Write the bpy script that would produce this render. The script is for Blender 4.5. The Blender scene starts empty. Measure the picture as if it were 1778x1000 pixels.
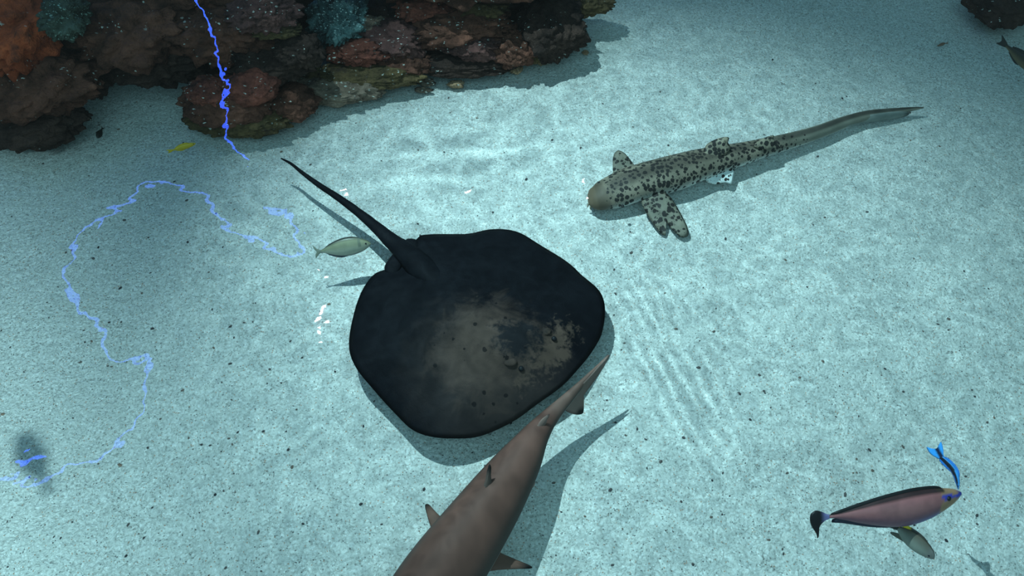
import bpy, math, random
from mathutils import Vector, noise
random.seed(7)
sc = bpy.context.scene
col = sc.collection

# ------------------------------------------------------------------ camera
F = 1369.0                                   # focal length in pixels of the 1778 x 1000 frame
PITCH = math.radians(55)
CAM = Vector((0, 0, 4.2))
WATER = 1.7                                  # height of the water surface above the sand
cd = bpy.data.cameras.new('camera'); cam = bpy.data.objects.new('camera', cd); col.objects.link(cam)
cd.sensor_width = 36; cd.lens = 36 * F / 1778; cd.clip_end = 100
cam.location = CAM; cam.rotation_euler = (math.pi / 2 - PITCH, 0, 0)
sc.camera = cam

A = math.pi / 2 - PITCH
AX, AY, AZ = Vector((1, 0, 0)), Vector((0, math.cos(A), math.sin(A))), Vector((0, math.sin(A), -math.cos(A)))
def ray(px, py):
    return AX * ((px - 889) / F) + AY * ((500 - py) / F) + AZ
def P(px, py, z=0.0):
    d = ray(px, py); return CAM + d * ((z - CAM.z) / d.z)
def mpp(p):                                   # metres per pixel at a point
    return (p - CAM).dot(AZ) / F
def mirror(px, py, h):                        # where the place that shows at a pixel in the water hangs, h above the water
    p = P(px, py, WATER - h); return Vector((p.x, p.y, WATER + h))

# ------------------------------------------------------------------ view, world, lamps
vs = sc.view_settings
vs.view_transform = 'Standard'; vs.look = 'None'; vs.gamma = 1; vs.exposure = 0.0; vs.use_curve_mapping = False
sc.cycles.max_bounces = 6; sc.cycles.diffuse_bounces = 2; sc.cycles.glossy_bounces = 2; sc.cycles.transparent_max_bounces = 8
w = bpy.data.worlds.new('world'); sc.world = w; w.use_nodes = True
bg = w.node_tree.nodes['Background']; bg.inputs[0].default_value = (0.55, 0.86, 0.92, 1); bg.inputs[1].default_value = 0.17

LAMP_H = 6.0
LAMP = mirror(562, 545, LAMP_H)
LAMP_AIM = Vector((.86, 2.74, 0))

def N(nt, t, **kw):
    n = nt.nodes.new(t)
    for k, v in kw.items():
        if k.startswith('i'):
            n.inputs[int(k[1:])].default_value = v
        else:
            setattr(n, k, v)
    return n
def M(nt, op, a, b=None, c=None, clamp=False):
    n = nt.nodes.new('ShaderNodeMath'); n.operation = op; n.use_clamp = clamp
    for i, x in enumerate((a, b, c)):
        if x is None: continue
        if isinstance(x, (int, float)): n.inputs[i].default_value = x
        else: nt.links.new(x, n.inputs[i])
    return n.outputs[0]
def VM(nt, op, a, b=None, scale=None):
    n = nt.nodes.new('ShaderNodeVectorMath'); n.operation = op
    for i, x in enumerate((a, b)):
        if x is None: continue
        if isinstance(x, (tuple, Vector)): n.inputs[i].default_value = tuple(x)
        else: nt.links.new(x, n.inputs[i])
    if scale is not None:
        if isinstance(scale, (int, float)): n.inputs[3].default_value = scale
        else: nt.links.new(scale, n.inputs[3])
    return n.outputs['Value'] if op in ('DOT_PRODUCT', 'LENGTH', 'DISTANCE') else n.outputs['Vector']

def aim(o, target):
    o.rotation_euler = (target - o.location).to_track_quat('-Z', 'Y').to_euler()

# trains of small waves on the water: centre, half length, half width, direction of travel, wavelength, strength
def train(a, b, widthpx, lam, gain):
    p, q = P(*a), P(*b)
    c = (p + q) / 2; d = (q - p); L = d.length / 2; d.normalize(); n = Vector((-d.y, d.x, 0))
    return c, d, n, L, widthpx * mpp(c), lam, gain
TRAINS = [train((1075, 455), (1290, 860), 85, 0.092, 1.2),
          train((1130, 470), (1260, 640), 90, 0.078, 0.5),
          train((640, 290), (960, 262), 95, 0.25, 1.15),
          train((925, 320), (1000, 480), 60, 0.12, 0.6)]

def caustic_lamp(light, pos, gain):
    """Light that comes through the rippled water: brighter where waves gather it."""
    light.use_nodes = True; nt = light.node_tree
    em = nt.nodes['Emission']
    geo = nt.nodes.new('ShaderNodeNewGeometry')
    d = geo.outputs['Normal']
    sep = nt.nodes.new('ShaderNodeSeparateXYZ'); nt.links.new(d, sep.inputs[0])
    k = M(nt, 'DIVIDE', -pos.z, sep.outputs[2])
    hit = VM(nt, 'ADD', VM(nt, 'SCALE', d, scale=k), tuple(pos))        # the point of the sand that this beam meets
    hx = VM(nt, 'MULTIPLY', hit, (1, 1, 0))
    warp = N(nt, 'ShaderNodeTexNoise', i2=2.2, i3=2.0); nt.links.new(hx, warp.inputs[0])
    wv = VM(nt, 'SUBTRACT', warp.outputs['Color'], (.5, .5, .5))
    total = None
    for c, t, n, L, W, lam, g in TRAINS:
        rel = VM(nt, 'SUBTRACT', VM(nt, 'ADD', hx, VM(nt, 'SCALE', wv, scale=0.16)), tuple(c))
        a = M(nt, 'DIVIDE', VM(nt, 'DOT_PRODUCT', rel, tuple(t)), L)
        b0 = VM(nt, 'DOT_PRODUCT', rel, tuple(n))
        b = M(nt, 'DIVIDE', b0, W)
        mask = M(nt, 'SUBTRACT', 1.0, M(nt, 'ADD', M(nt, 'POWER', M(nt, 'ABSOLUTE', a), 2.6), M(nt, 'POWER', M(nt, 'ABSOLUTE', b), 2.4)), clamp=True)
        s = M(nt, 'MULTIPLY_ADD', M(nt, 'SINE', M(nt, 'MULTIPLY', b0, 2 * math.pi / lam)), .5, .5)
        s = M(nt, 'SUBTRACT', M(nt, 'POWER', s, 3.0), 0.3)
        brk = N(nt, 'ShaderNodeTexNoise', i2=4.5, i3=2.0); nt.links.new(hx, brk.inputs[0])
        bm = M(nt, 'MULTIPLY', M(nt, 'SUBTRACT', brk.outputs[0], .32), 3.4, clamp=True)
        s = M(nt, 'MULTIPLY', M(nt, 'MULTIPLY', s, g), M(nt, 'MULTIPLY', mask, bm))
        total = s if total is None else M(nt, 'ADD', total, s)
    # loose net of caustics everywhere
    vw = VM(nt, 'ADD', hx, VM(nt, 'SCALE', wv, scale=0.5))
    net = None
    for sc_, g in ((3.1, .36), (7.5, .36), (16.0, .26)):
        nz = N(nt, 'ShaderNodeTexNoise', i2=sc_, i3=1.0); nt.links.new(vw, nz.inputs[0])
        r = M(nt, 'SUBTRACT', 1.0, M(nt, 'MULTIPLY', M(nt, 'ABSOLUTE', M(nt, 'SUBTRACT', nz.outputs[0], .5)), 7.0), clamp=True)
        r = M(nt, 'MULTIPLY', M(nt, 'SUBTRACT', M(nt, 'POWER', r, 2.0), .22), g)
        net = r if net is None else M(nt, 'ADD', net, r)
    tot = M(nt, 'MAXIMUM', M(nt, 'ADD', 1.0, M(nt, 'ADD', total, net)), 0.25)
    nt.links.new(M(nt, 'MULTIPLY', tot, gain), em.inputs['Strength'])

ld = bpy.data.lights.new('pool_spotlight', 'SPOT'); main = bpy.data.objects.new('pool_spotlight', ld); col.objects.link(main)
main.location = LAMP - Vector((0, 0, .06)); aim(main, LAMP_AIM)
ld.energy = 3120; ld.color = (1.0, 0.99, 0.94); ld.spot_size = math.radians(47); ld.spot_blend = 1.0; ld.shadow_soft_size = 0.012
caustic_lamp(ld, main.location.copy(), 1.0)

# second, weaker lamp on the visitors' side
S2, F2 = P(1568, 838, 0), P(1552, 880, .55)
LAMP2 = S2 + (F2 - S2) * (6.3 / .55)
l2 = bpy.data.lights.new('visitor_side_lamp', 'SPOT'); o2 = bpy.data.objects.new('visitor_side_lamp', l2); col.objects.link(o2)
o2.location = LAMP2; aim(o2, Vector((-4.3, .4, 0)))
l2.energy = 2950; l2.color = (1.0, 0.98, 0.92); l2.spot_size = math.radians(54); l2.spot_blend = 1.0; l2.shadow_soft_size = 0.30

# unseen area lamp added behind the camera as broad, even fill
la = bpy.data.lights.new('fill_light', 'AREA'); oa = bpy.data.objects.new('fill_light', la); col.objects.link(oa)
la.shape = 'RECTANGLE'; la.size = 12; la.size_y = 7; la.energy = 350; la.color = (.78, .97, 1.0)
oa.location = (0, -3.4, 8.6); aim(oa, Vector((0, 2.6, 0)))

# ------------------------------------------------------------------ materials
def new_mat(name):
    m = bpy.data.materials.new(name); m.use_nodes = True
    nt = m.node_tree; b = nt.nodes['Principled BSDF']
    return m, nt, b
def ramp(nt, src, stops):
    r = nt.nodes.new('ShaderNodeValToRGB'); nt.links.new(src, r.inputs[0])
    e = r.color_ramp.elements
    while len(e) < len(stops): e.new(0.5)
    for i, (p, c) in enumerate(stops):
        e[i].position = p; e[i].color = (*c, 1) if len(c) == 3 else c
    return r.outputs[0]
def mixc(nt, fac, a, b, mode='MIX'):
    n = nt.nodes.new('ShaderNodeMix'); n.data_type = 'RGBA'; n.blend_type = mode; n.clamp_factor = True
    for i, x in ((0, fac), (6, a), (7, b)):
        if isinstance(x, (int, float)): n.inputs[i].default_value = x
        elif isinstance(x, tuple): n.inputs[i].default_value = (*x[:3], 1)
        else: nt.links.new(x, n.inputs[i])
    return n.outputs[2]
def noise_n(nt, vec, scale, detail=3.0, rough=.5, dist=0.0):
    n = nt.nodes.new('ShaderNodeTexNoise'); n.inputs['Scale'].default_value = scale; n.inputs['Detail'].default_value = detail
    n.inputs['Roughness'].default_value = rough; n.inputs['Distortion'].default_value = dist
    nt.links.new(vec, n.inputs[0]); return n
def voro(nt, vec, scale, feature='F1', rnd=1.0):
    n = nt.nodes.new('ShaderNodeTexVoronoi'); n.feature = feature; n.inputs['Scale'].default_value = scale; n.inputs['Randomness'].default_value = rnd
    nt.links.new(vec, n.inputs[0]); return n
def bump(nt, b, h, dist, strength=1.0):
    n = nt.nodes.new('ShaderNodeBump'); n.inputs['Distance'].default_value = dist; n.inputs['Strength'].default_value = strength
    nt.links.new(h, n.inputs['Height']); nt.links.new(n.outputs[0], b.inputs['Normal'])

def sand_mat():
    m, nt, b = new_mat('sand')
    g = nt.nodes.new('ShaderNodeTexCoord').outputs['Object']
    wn = noise_n(nt, g, 7, 2)
    v = VM(nt, 'ADD', g, VM(nt, 'SCALE', VM(nt, 'SUBTRACT', wn.outputs['Color'], (.5, .5, .5)), scale=.05))
    fine = noise_n(nt, v, 62, 3, .65, .6)
    med = noise_n(nt, v, 16, 3, .6)
    big = noise_n(nt, g, 1.7, 3, .55)
    c = ramp(nt, fine.outputs[0], [(.32, (.20, .20, .18)), (.45, (.54, .55, .51)), (.56, (.74, .75, .70)), (.68, (.95, .95, .91))])
    c = mixc(nt, M(nt, 'MULTIPLY', M(nt, 'SUBTRACT', med.outputs[0], .45), 1.6, clamp=True), c, (.42, .43, .39))
    c = mixc(nt, M(nt, 'MULTIPLY', M(nt, 'SUBTRACT', big.outputs[0], .48), 1.4, clamp=True), c, (.50, .52, .48))
    patchy = noise_n(nt, g, 4.2, 3, .6)
    c = mixc(nt, M(nt, 'MULTIPLY', M(nt, 'MAXIMUM', M(nt, 'SUBTRACT', patchy.outputs[0], .36), .22), 2.8, clamp=True), (.60, .615, .575), c)
    # coloured grains
    vg = voro(nt, v, 95)
    pick = nt.nodes.new('ShaderNodeSeparateColor'); nt.links.new(vg.outputs['Color'], pick.inputs[0])
    dot = M(nt, 'LESS_THAN', vg.outputs['Distance'], .42)
    for lo, hi, cc in ((.0, .035, (.10, .10, .10)), (.1, .14, (.42, .24, .15)), (.2, .27, (.92, .92, .88)), (.4, .45, (.25, .25, .22))):
        f = M(nt, 'MULTIPLY', M(nt, 'MULTIPLY', M(nt, 'GREATER_THAN', pick.outputs[0], lo), M(nt, 'LESS_THAN', pick.outputs[0], hi)), dot)
        c = mixc(nt, M(nt, 'MULTIPLY', f, .75), c, cc)
    nt.links.new(c, b.inputs['Base Color']); b.inputs['Roughness'].default_value = .95; b.inputs['Specular IOR Level'].default_value = .1
    h = M(nt, 'ADD', fine.outputs[0], M(nt, 'MULTIPLY', med.outputs[0], 1.5))
    bump(nt, b, h, .014, .8)
    return m

def attr_mat(name, rough=.45, spec=.4, grain=.12, gscale=60, sheen=None):
    m, nt, b = new_mat(name)
    a = nt.nodes.new('ShaderNodeAttribute'); a.attribute_name = 'Col'
    g = nt.nodes.new('ShaderNodeTexCoord').outputs['Object']
    n = noise_n(nt, g, gscale, 3)
    f = M(nt, 'MULTIPLY_ADD', M(nt, 'SUBTRACT', n.outputs[0], .5), grain * 4, 1.0)
    nt.links.new(VM(nt, 'SCALE', a.outputs['Color'], scale=f), b.inputs['Base Color'])
    b.inputs['Roughness'].default_value = rough; b.inputs['Specular IOR Level'].default_value = spec
    bump(nt, b, n.outputs[0], .004, .3)
    return m

def rock_mat(name, dark, light, fleck=.5, fl_col=(.75, .74, .66), third=None, scale=1.0, dens=.30):
    dark, light = tuple(1.5 * x for x in dark), tuple(min(.8, 1.6 * x) for x in light)
    m, nt, b = new_mat(name)
    g = nt.nodes.new('ShaderNodeTexCoord').outputs['Object']
    big = noise_n(nt, g, 3.0 * scale, 5, .6, .4)
    fine = noise_n(nt, g, 22 * scale, 4, .65)
    c = ramp(nt, big.outputs[0], [(.34, dark), (.52, tuple((x + y) / 2 for x, y in zip(dark, light))), (.68, light)])
    if third:
        t3 = noise_n(nt, VM(nt, 'ADD', g, (3.3, 1.2, 5.1)), 4.5 * scale, 4, .6)
        c = mixc(nt, M(nt, 'MULTIPLY', M(nt, 'SUBTRACT', t3.outputs[0], .55), 9, clamp=True), c, third)
    c = mixc(nt, M(nt, 'MULTIPLY', M(nt, 'SUBTRACT', fine.outputs[0], .5), 2.2, clamp=True), c, tuple(x * .3 for x in dark))
    # small pale flecks that sit in clusters
    v = voro(nt, VM(nt, 'MULTIPLY', VM(nt, 'ADD', g, VM(nt, 'SCALE', fine.outputs['Color'], scale=.03)), (.8, 2.0, 1.5)), 36 * scale)
    cl = noise_n(nt, VM(nt, 'ADD', g, (9.1, 4.7, 2.2)), 5.0, 2)
    pk = nt.nodes.new('ShaderNodeSeparateColor'); nt.links.new(v.outputs['Color'], pk.inputs[0])
    f = M(nt, 'MULTIPLY', M(nt, 'LESS_THAN', v.outputs['Distance'], M(nt, 'MULTIPLY_ADD', pk.outputs[1], .32, .08)), M(nt, 'LESS_THAN', pk.outputs[0], dens))
    f = M(nt, 'MULTIPLY', f, M(nt, 'MULTIPLY', M(nt, 'SUBTRACT', cl.outputs[0], .595 - .2 * fleck), 12, clamp=True))
    c = mixc(nt, f, c, fl_col)
    nt.links.new(c, b.inputs['Base Color']); b.inputs['Roughness'].default_value = .85; b.inputs['Specular IOR Level'].default_value = .2
    bump(nt, b, M(nt, 'ADD', fine.outputs[0], M(nt, 'MULTIPLY', big.outputs[0], 2.0)), .05, .9)
    return m

def plain(name, c, rough=.5, spec=.4):
    m, nt, b = new_mat(name)
    g = nt.nodes.new('ShaderNodeTexCoord').outputs['Object']
    n = noise_n(nt, g, 40, 3)
    nt.links.new(mixc(nt, n.outputs[0], tuple(x * .75 for x in c), tuple(min(1, x * 1.25) for x in c)), b.inputs['Base Color'])
    b.inputs['Roughness'].default_value = rough; b.inputs['Specular IOR Level'].default_value = spec
    return m
def emit(name, c, s):
    m = bpy.data.materials.new(name); m.use_nodes = True; nt = m.node_tree; nt.nodes.clear()
    e = N(nt, 'ShaderNodeEmission'); e.inputs[0].default_value = (*c, 1); e.inputs[1].default_value = s
    o = N(nt, 'ShaderNodeOutputMaterial'); nt.links.new(e.outputs[0], o.inputs[0]); return m

# ------------------------------------------------------------------ object helpers
def tag(o, label=None, cat=None, group=None, kind=None):
    for k, v in (('label', label), ('category', cat), ('group', group), ('kind', kind)):
        if v: o[k] = v
    return o
def empty(name, loc):
    o = bpy.data.objects.new(name, None); o.location = loc; o.empty_display_size = .1; col.objects.link(o); return o
def build(name, verts, faces, mat, parent=None, cols=None, smooth=True, origin=None):
    """verts in world coordinates"""
    o0 = parent.location if parent is not None and parent.type == 'EMPTY' else None
    if parent is not None and o0 is None: o0 = Vector(parent['_o'])
    if o0 is None:
        o0 = origin if origin is not None else sum((Vector(v) for v in verts), Vector()) / len(verts)
    me = bpy.data.meshes.new(name); me.from_pydata([tuple(Vector(v) - o0) for v in verts], [], faces)
    me.materials.append(mat)
    if cols is not None:
        a = me.color_attributes.new('Col', 'FLOAT_COLOR', 'POINT')
        for i, c in enumerate(cols): a.data[i].color = (*c, 1)
    me.polygons.foreach_set('use_smooth', [smooth] * len(me.polygons)); me.update()
    o = bpy.data.objects.new(name, me); col.objects.link(o)
    if parent is None: o.location = o0
    else: o.parent = parent
    o['_o'] = tuple(o0)
    return o
def catmull(pts, n, closed=False):
    out = []; m = len(pts); segs = m if closed else m - 1
    for k in range(n):
        u = k / n * segs if closed else k / (n - 1) * segs
        i = min(int(u), segs - 1); t = u - i
        if closed: p = [pts[(i + j) % m] for j in (-1, 0, 1, 2)]
        else: p = [pts[max(0, min(m - 1, i + j))] for j in (-1, 0, 1, 2)]
        if not isinstance(p[0], Vector): p = [Vector(q) for q in p] if hasattr(p[0], '__len__') else p
        a, b, c, d = p
        out.append(.5 * ((2 * b) + (c - a) * t + (2 * a - 5 * b + 4 * c - d) * t * t + (3 * b - a - 3 * c + d) * t ** 3))
    return out
def ring_loft(rings, cap=True):
    n = len(rings[0]); v = [p for r in rings for p in r]; f = []
    for i in range(len(rings) - 1):
        for j in range(n):
            k = (j + 1) % n
            f.append((i * n + j, i * n + k, (i + 1) * n + k, (i + 1) * n + j))
    if cap:
        f.append(tuple(range(n - 1, -1, -1))); f.append(tuple((len(rings) - 1) * n + j for j in range(n)))
    return v, f
def tube(pts, radii, n=8):
    rings = []
    for i, p in enumerate(pts):
        t = (pts[min(i + 1, len(pts) - 1)] - pts[max(i - 1, 0)]).normalized()
        r = t.cross(Vector((0, 0, 1)))
        r = r.normalized() if r.length > 1e-4 else Vector((1, 0, 0))
        u = r.cross(t)
        rings.append([p + (r * math.cos(2 * math.pi * j / n) + u * math.sin(2 * math.pi * j / n)) * radii[i] for j in range(n)])
    return ring_loft(rings)
def fin_mesh(outline, thick, sub=4):
    """lens-shaped fin from a closed outline of world points: thin rim, thicker middle"""
    pts = catmull([Vector(p) for p in outline], len(outline) * sub, True)
    c = sum(pts, Vector()) / len(pts)
    nrm = Vector()
    for i in range(len(pts)): nrm += (pts[i] - c).cross(pts[(i + 1) % len(pts)] - c)
    nrm.normalize()
    n = len(pts); v = list(pts); f = []
    for s in (1, -1):
        prev = 0
        levels = ((.82, .55), (.55, .9), (.28, 1.0))
        for k, (sc_, h) in enumerate(levels):
            base = len(v); v += [c + (p - c) * sc_ + nrm * (s * h * thick / 2) for p in pts]
            for j in range(n):
                a, b = prev + j, prev + (j + 1) % n; d, e = base + j, base + (j + 1) % n
                f.append((a, b, e, d) if s > 0 else (b, a, d, e))
            prev = base
        ci = len(v); v.append(c + nrm * (s * thick / 2))
        for j in range(n):
            a, b = prev + j, prev + (j + 1) % n
            f.append((a, b, ci) if s > 0 else (b, a, ci))
    return v, f
def ball(c, r, n=8, m=10, sq=(1, 1, 1), axes=None):
    ax = axes or (Vector((1, 0, 0)), Vector((0, 1, 0)), Vector((0, 0, 1)))
    v = []; f = []
    for i in range(n + 1):
        th = math.pi * (i + .02) / (n + .04)
        for j in range(m):
            ph = 2 * math.pi * j / m
            v.append(c + ax[0] * (r * sq[0] * math.sin(th) * math.cos(ph)) + ax[1] * (r * sq[1] * math.sin(th) * math.sin(ph)) + ax[2] * (r * sq[2] * math.cos(th)))
    for i in range(n):
        for j in range(m):
            k = (j + 1) % m
            f.append((i * m + j, (i + 1) * m + j, (i + 1) * m + k, i * m + k))
    f.append(tuple(range(m))); f.append(tuple(n * m + j for j in range(m - 1, -1, -1)))
    return v, f
def lerp(a, b, t): return tuple(x + (y - x) * t for x, y in zip(a, b))
def sstep(a, b, x):
    t = max(0, min(1, (x - a) / (b - a))); return t * t * (3 - 2 * t)

# ------------------------------------------------------------------ setting: sand floor
def sand_h(x, y):
    return .030 * noise.noise(Vector((x * .9, y * .9, 0))) + .010 * noise.noise(Vector((x * 3.1, y * 3.1, 4))) - .012
def make_floor():
    nx, ny = 260, 240; x0, x1, y0, y1 = -9, 9, -3, 13
    v = []; f = []
    for j in range(ny + 1):
        for i in range(nx + 1):
            x = x0 + (x1 - x0) * i / nx; y = y0 + (y1 - y0) * j / ny
            v.append((x, y, sand_h(x, y)))
    for j in range(ny):
        for i in range(nx):
            a = j * (nx + 1) + i; f.append((a, a + 1, a + nx + 2, a + nx + 1))
    o = build('floor', v, f, sand_mat(), origin=Vector((0, 0, 0)))
    tag(o, 'pale sandy bottom of the pool seen through clear water', kind='structure')
make_floor()

# ------------------------------------------------------------------ reef rocks
MR = {
    'orange': rock_mat('orange_glow_rock', (0.12, 0.022, 0.010), (0.47, 0.088, 0.03), .25, third=(.10, .03, .02)),  # red light on the rock is put into its orange base colours
    'brown': rock_mat('brown_rock', (0.032, 0.013, 0.009), (.17, .062, .04), .35),
    'dark': rock_mat('dark_rock', (0.012, 0.007, 0.006), (.06, .032, .024), .15),
    'olive': rock_mat('olive_rock', (0.035, 0.024, 0.012), (0.13, 0.08, 0.034), .4, third=(.05, .03, .025)),
    'red': rock_mat('red_rock', (0.05, 0.016, 0.012), (0.24, 0.066, 0.043), .55, third=(.03, .018, .016)),
    'purple': rock_mat('purple_rock', (0.026, 0.012, 0.012), (.15, .062, .052), .65),
    'green': rock_mat('green_encrusted_rock', (0.015, 0.02, 0.015), (0.085, 0.105, 0.08), .9, (.35, .5, .42), dens=.8),
    'turq': rock_mat('turquoise_glint_rock', (.02, .04, .045), (.16, .26, .25), 1.3, (.8, .95, .9), third=(.03, .035, .04), scale=1.15, dens=.85),  # ripple glints painted in as turquoise tone and dense pale flecks
    'grey': rock_mat('grey_rock', (0.07, 0.045, 0.033), (0.26, 0.18, 0.13), .8, third=(.07, .05, .045)),
    'tan': rock_mat('tan_rock', (0.17, 0.095, 0.055), (0.5, 0.31, 0.18), .3),
}
def rock(label, px, py, rx, ry, zc, mat, rzk=.6, rough=.28, name='reef_rock', seed=None, res=4, freq=2.2, flat=False):
    """boulder whose outline covers about px +- rx, py +- ry"""
    seed = seed if seed is not None else px * .37 + py * .91
    c = P(px, py, zc); s = mpp(c); X = rx * s
    e = math.asin(-ray(px, py).normalized().z)
    Y = ry * s / math.sqrt(math.sin(e) ** 2 + (rzk * math.cos(e)) ** 2); Z = Y * rzk
    import bmesh
    bm = bmesh.new(); bmesh.ops.create_icosphere(bm, subdivisions=res + 1, radius=1)
    so = Vector((seed, seed * 1.7, seed * .3))
    v = []
    for q in bm.verts:
        n = q.co.normalized()
        d = 1 + rough * noise.noise(n * freq * .6 + so) + rough * .75 * (abs(noise.noise(n * freq * 1.5 + so)) * 2 - .6) + rough * .45 * noise.noise(n * freq * 4 + so) + rough * .16 * noise.noise(n * freq * 9 + so)
        zz = n.z * d
        v.append(c + Vector((n.x * d * X, n.y * d * Y, zz * Z)))
    f = [tuple(x.index for x in fc.verts) for fc in bm.faces]; bm.free()
    o = build(name, v, f, MR[mat], origin=c)
    return tag(o, label, 'rock')

# left end of the reef
rock('bright orange-red rock with a painted red glow in the top left corner', 22, 48, 72, 74, .75, 'orange', seed=3)
rock('green speckled coral rock beside the orange rock', 112, 26, 40, 38, .85, 'green', freq=3.2)
rock('dark brown boulder between the orange rock and the blackish foot rock', 62, 140, 105, 62, .45, 'brown')
rock('blackish low rock on the sand at the left edge', 52, 208, 100, 50, .22, 'dark', rough=.22, seed=11)
rock('large brown boulder behind the gap of the reef', 225, 50, 118, 62, .55, 'brown', seed=5)
rock('dark overhanging rock above the sandy gap of the reef', 258, 100, 100, 46, .34, 'dark', seed=21)
rock('small dark knob linking the left boulder to the overhang', 150, 128, 42, 40, .3, 'dark')
# middle
rock('dark brown rock crossed by the blue reflection at the top', 390, 45, 95, 62, .55, 'brown', seed=31)
rock('brown boulder in front of the reef left of the ledge', 396, 174, 84, 46, .24, 'brown', rough=.17, seed=40, freq=2.4)
rock('reddish rounded lobe on top of the front boulder, right one', 437, 152, 50, 30, .36, 'red', rough=.16, seed=41, freq=2.0)
rock('reddish rounded lobe on top of the front boulder, left one', 366, 160, 40, 26, .35, 'red', rough=.2, seed=45, freq=2.0)
rock('speckled rock between the front boulder and the ledge', 498, 178, 54, 32, .15, 'brown', rough=.2, seed=46, freq=2.4)
rock('olive dark foot of the front boulder on the sand', 415, 206, 84, 33, .13, 'olive', rough=.2, seed=43)
rock('dark rock behind the front boulder', 470, 100, 85, 36, .4, 'dark', seed=52)
rock('purple-brown speckled rock near the top under the bright blue reflection end', 455, 20, 60, 34, .75, 'purple', seed=55)
rock('dark cave rock left of the turquoise patch', 520, 88, 44, 30, .5, 'dark', seed=57)
rock('yellowish olive ridge left of the dark cave rock', 478, 52, 46, 15, .66, 'olive', seed=58)
rock('turquoise rock in the reef with ripple glints painted on', 590, 38, 52, 58, 0.28, 'turq', seed=61, freq=4)
rock('brick-red rock right of the turquoise patch', 625, 90, 58, 24, 0.26, 'red', seed=66)
rock('pale green-yellow coral strip above the brick-red rock', 640, 48, 44, 20, 0.28, 'grey', seed=68)
rock('long brown ledge rock rippling at the sand edge', 625, 132, 105, 26, 0.13, 'olive', rough=.2, seed=70)
rock('speckled grey-brown ledge foot between the front boulder and the red rock', 575, 156, 90, 26, 0.09, 'grey', rough=.2, seed=72)
# right end
rock('purple-brown boulder right of the brick-red rock', 690, 70, 58, 38, 0.25, 'purple', seed=80)
rock('deep red flat-topped rock at the top edge', 735, 12, 50, 24, 0.44, 'red', seed=84)
rock('olive flat-topped rock at the top edge', 835, 10, 46, 22, 0.44, 'olive', seed=88)
rock('dark rock under the two flat-topped rocks', 800, 42, 95, 38, 0.32, 'brown', seed=90)
rock('dark boulder studded with white flecks', 820, 76, 54, 30, 0.23, 'purple', seed=93)
rock('brown rounded boulder right of the fleck-studded boulder', 892, 80, 46, 34, 0.20, 'brown', seed=97)
rock('brown low rock in front of the purple boulder', 690, 112, 62, 26, 0.15, 'brown', seed=98)
rock('dark flat ledge along the sand below the fleck-studded boulder', 800, 114, 92, 20, 0.11, 'dark', rough=.2, seed=101)
rock('big dark end boulder of the reef at the open sand', 958, 46, 58, 56, 0.25, 'dark', seed=104, rough=.22)
rock('green tinged rock at the foot of the end boulder', 930, 78, 50, 26, 0.15, 'olive', seed=106)
rock('olive brown rock fading into the top edge beside open sand', 1022, 4, 46, 22, 0.28, 'olive', seed=110)
rock('dark speckled rock hanging into the top right corner', 1742, 6, 60, 36, 0.19, 'dark', seed=113, rough=.24)
# further back, only partly in the frame
rock('broad brown rock behind the red and olive flat-topped rocks', 800, -70, 190, 70, .7, 'brown', seed=120)
rock('broad dark rock behind the blue reflection, cut by the top edge', 330, -60, 230, 70, .8, 'brown', seed=124)
rock('dark reef base behind the turquoise patch', 560, -10, 90, 60, .2, 'dark', seed=131)
rock('dark reef base between the turquoise patch and the purple boulder', 660, 40, 80, 46, .12, 'dark', seed=133)
rock('dark reef base behind the green speckled coral rock', 130, 50, 80, 70, .25, 'dark', seed=137)
rock('dark reef base behind the olive flat-topped rock', 905, 12, 40, 26, .1, 'dark', seed=141)
rock('dark reef base between purple boulder and fleck-studded boulder', 745, 88, 40, 26, .08, 'dark', seed=143)
rock('dark reef base behind the front boulder top', 352, 112, 48, 28, .15, 'dark', seed=147)
# stones on the sand
for lab, px, py, rx, ry, m in (
        ('tan angular stone at the reef foot, largest of the loose stones', 939, 104, 18, 9, 'tan'),
        ('brown loose stone left of the tan angular stone', 896, 121, 11, 7, 'tan'),
        ('brown loose stone touching the end boulder', 998, 79, 9, 6, 'tan'),
        ('tiny brown stone lying alone right of the reef end', 1017, 91, 6, 4, 'tan'),
        ('mottled stone on the sand below the ledge, left of a pair', 740, 143, 16, 7, 'grey'),
        ('brown mottled stone on the sand below the ledge, right of a pair', 792, 146, 14, 7, 'tan'),
        ('flat stone half buried under the dark ledge', 735, 156, 15, 5, 'grey'),
        ('grey stone beside the foot of the speckled ledge', 622, 152, 22, 8, 'grey')):
    rock(lab, px, py, rx, ry, .02, m, rzk=.7, name='loose_stone', res=3, rough=.35)

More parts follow.
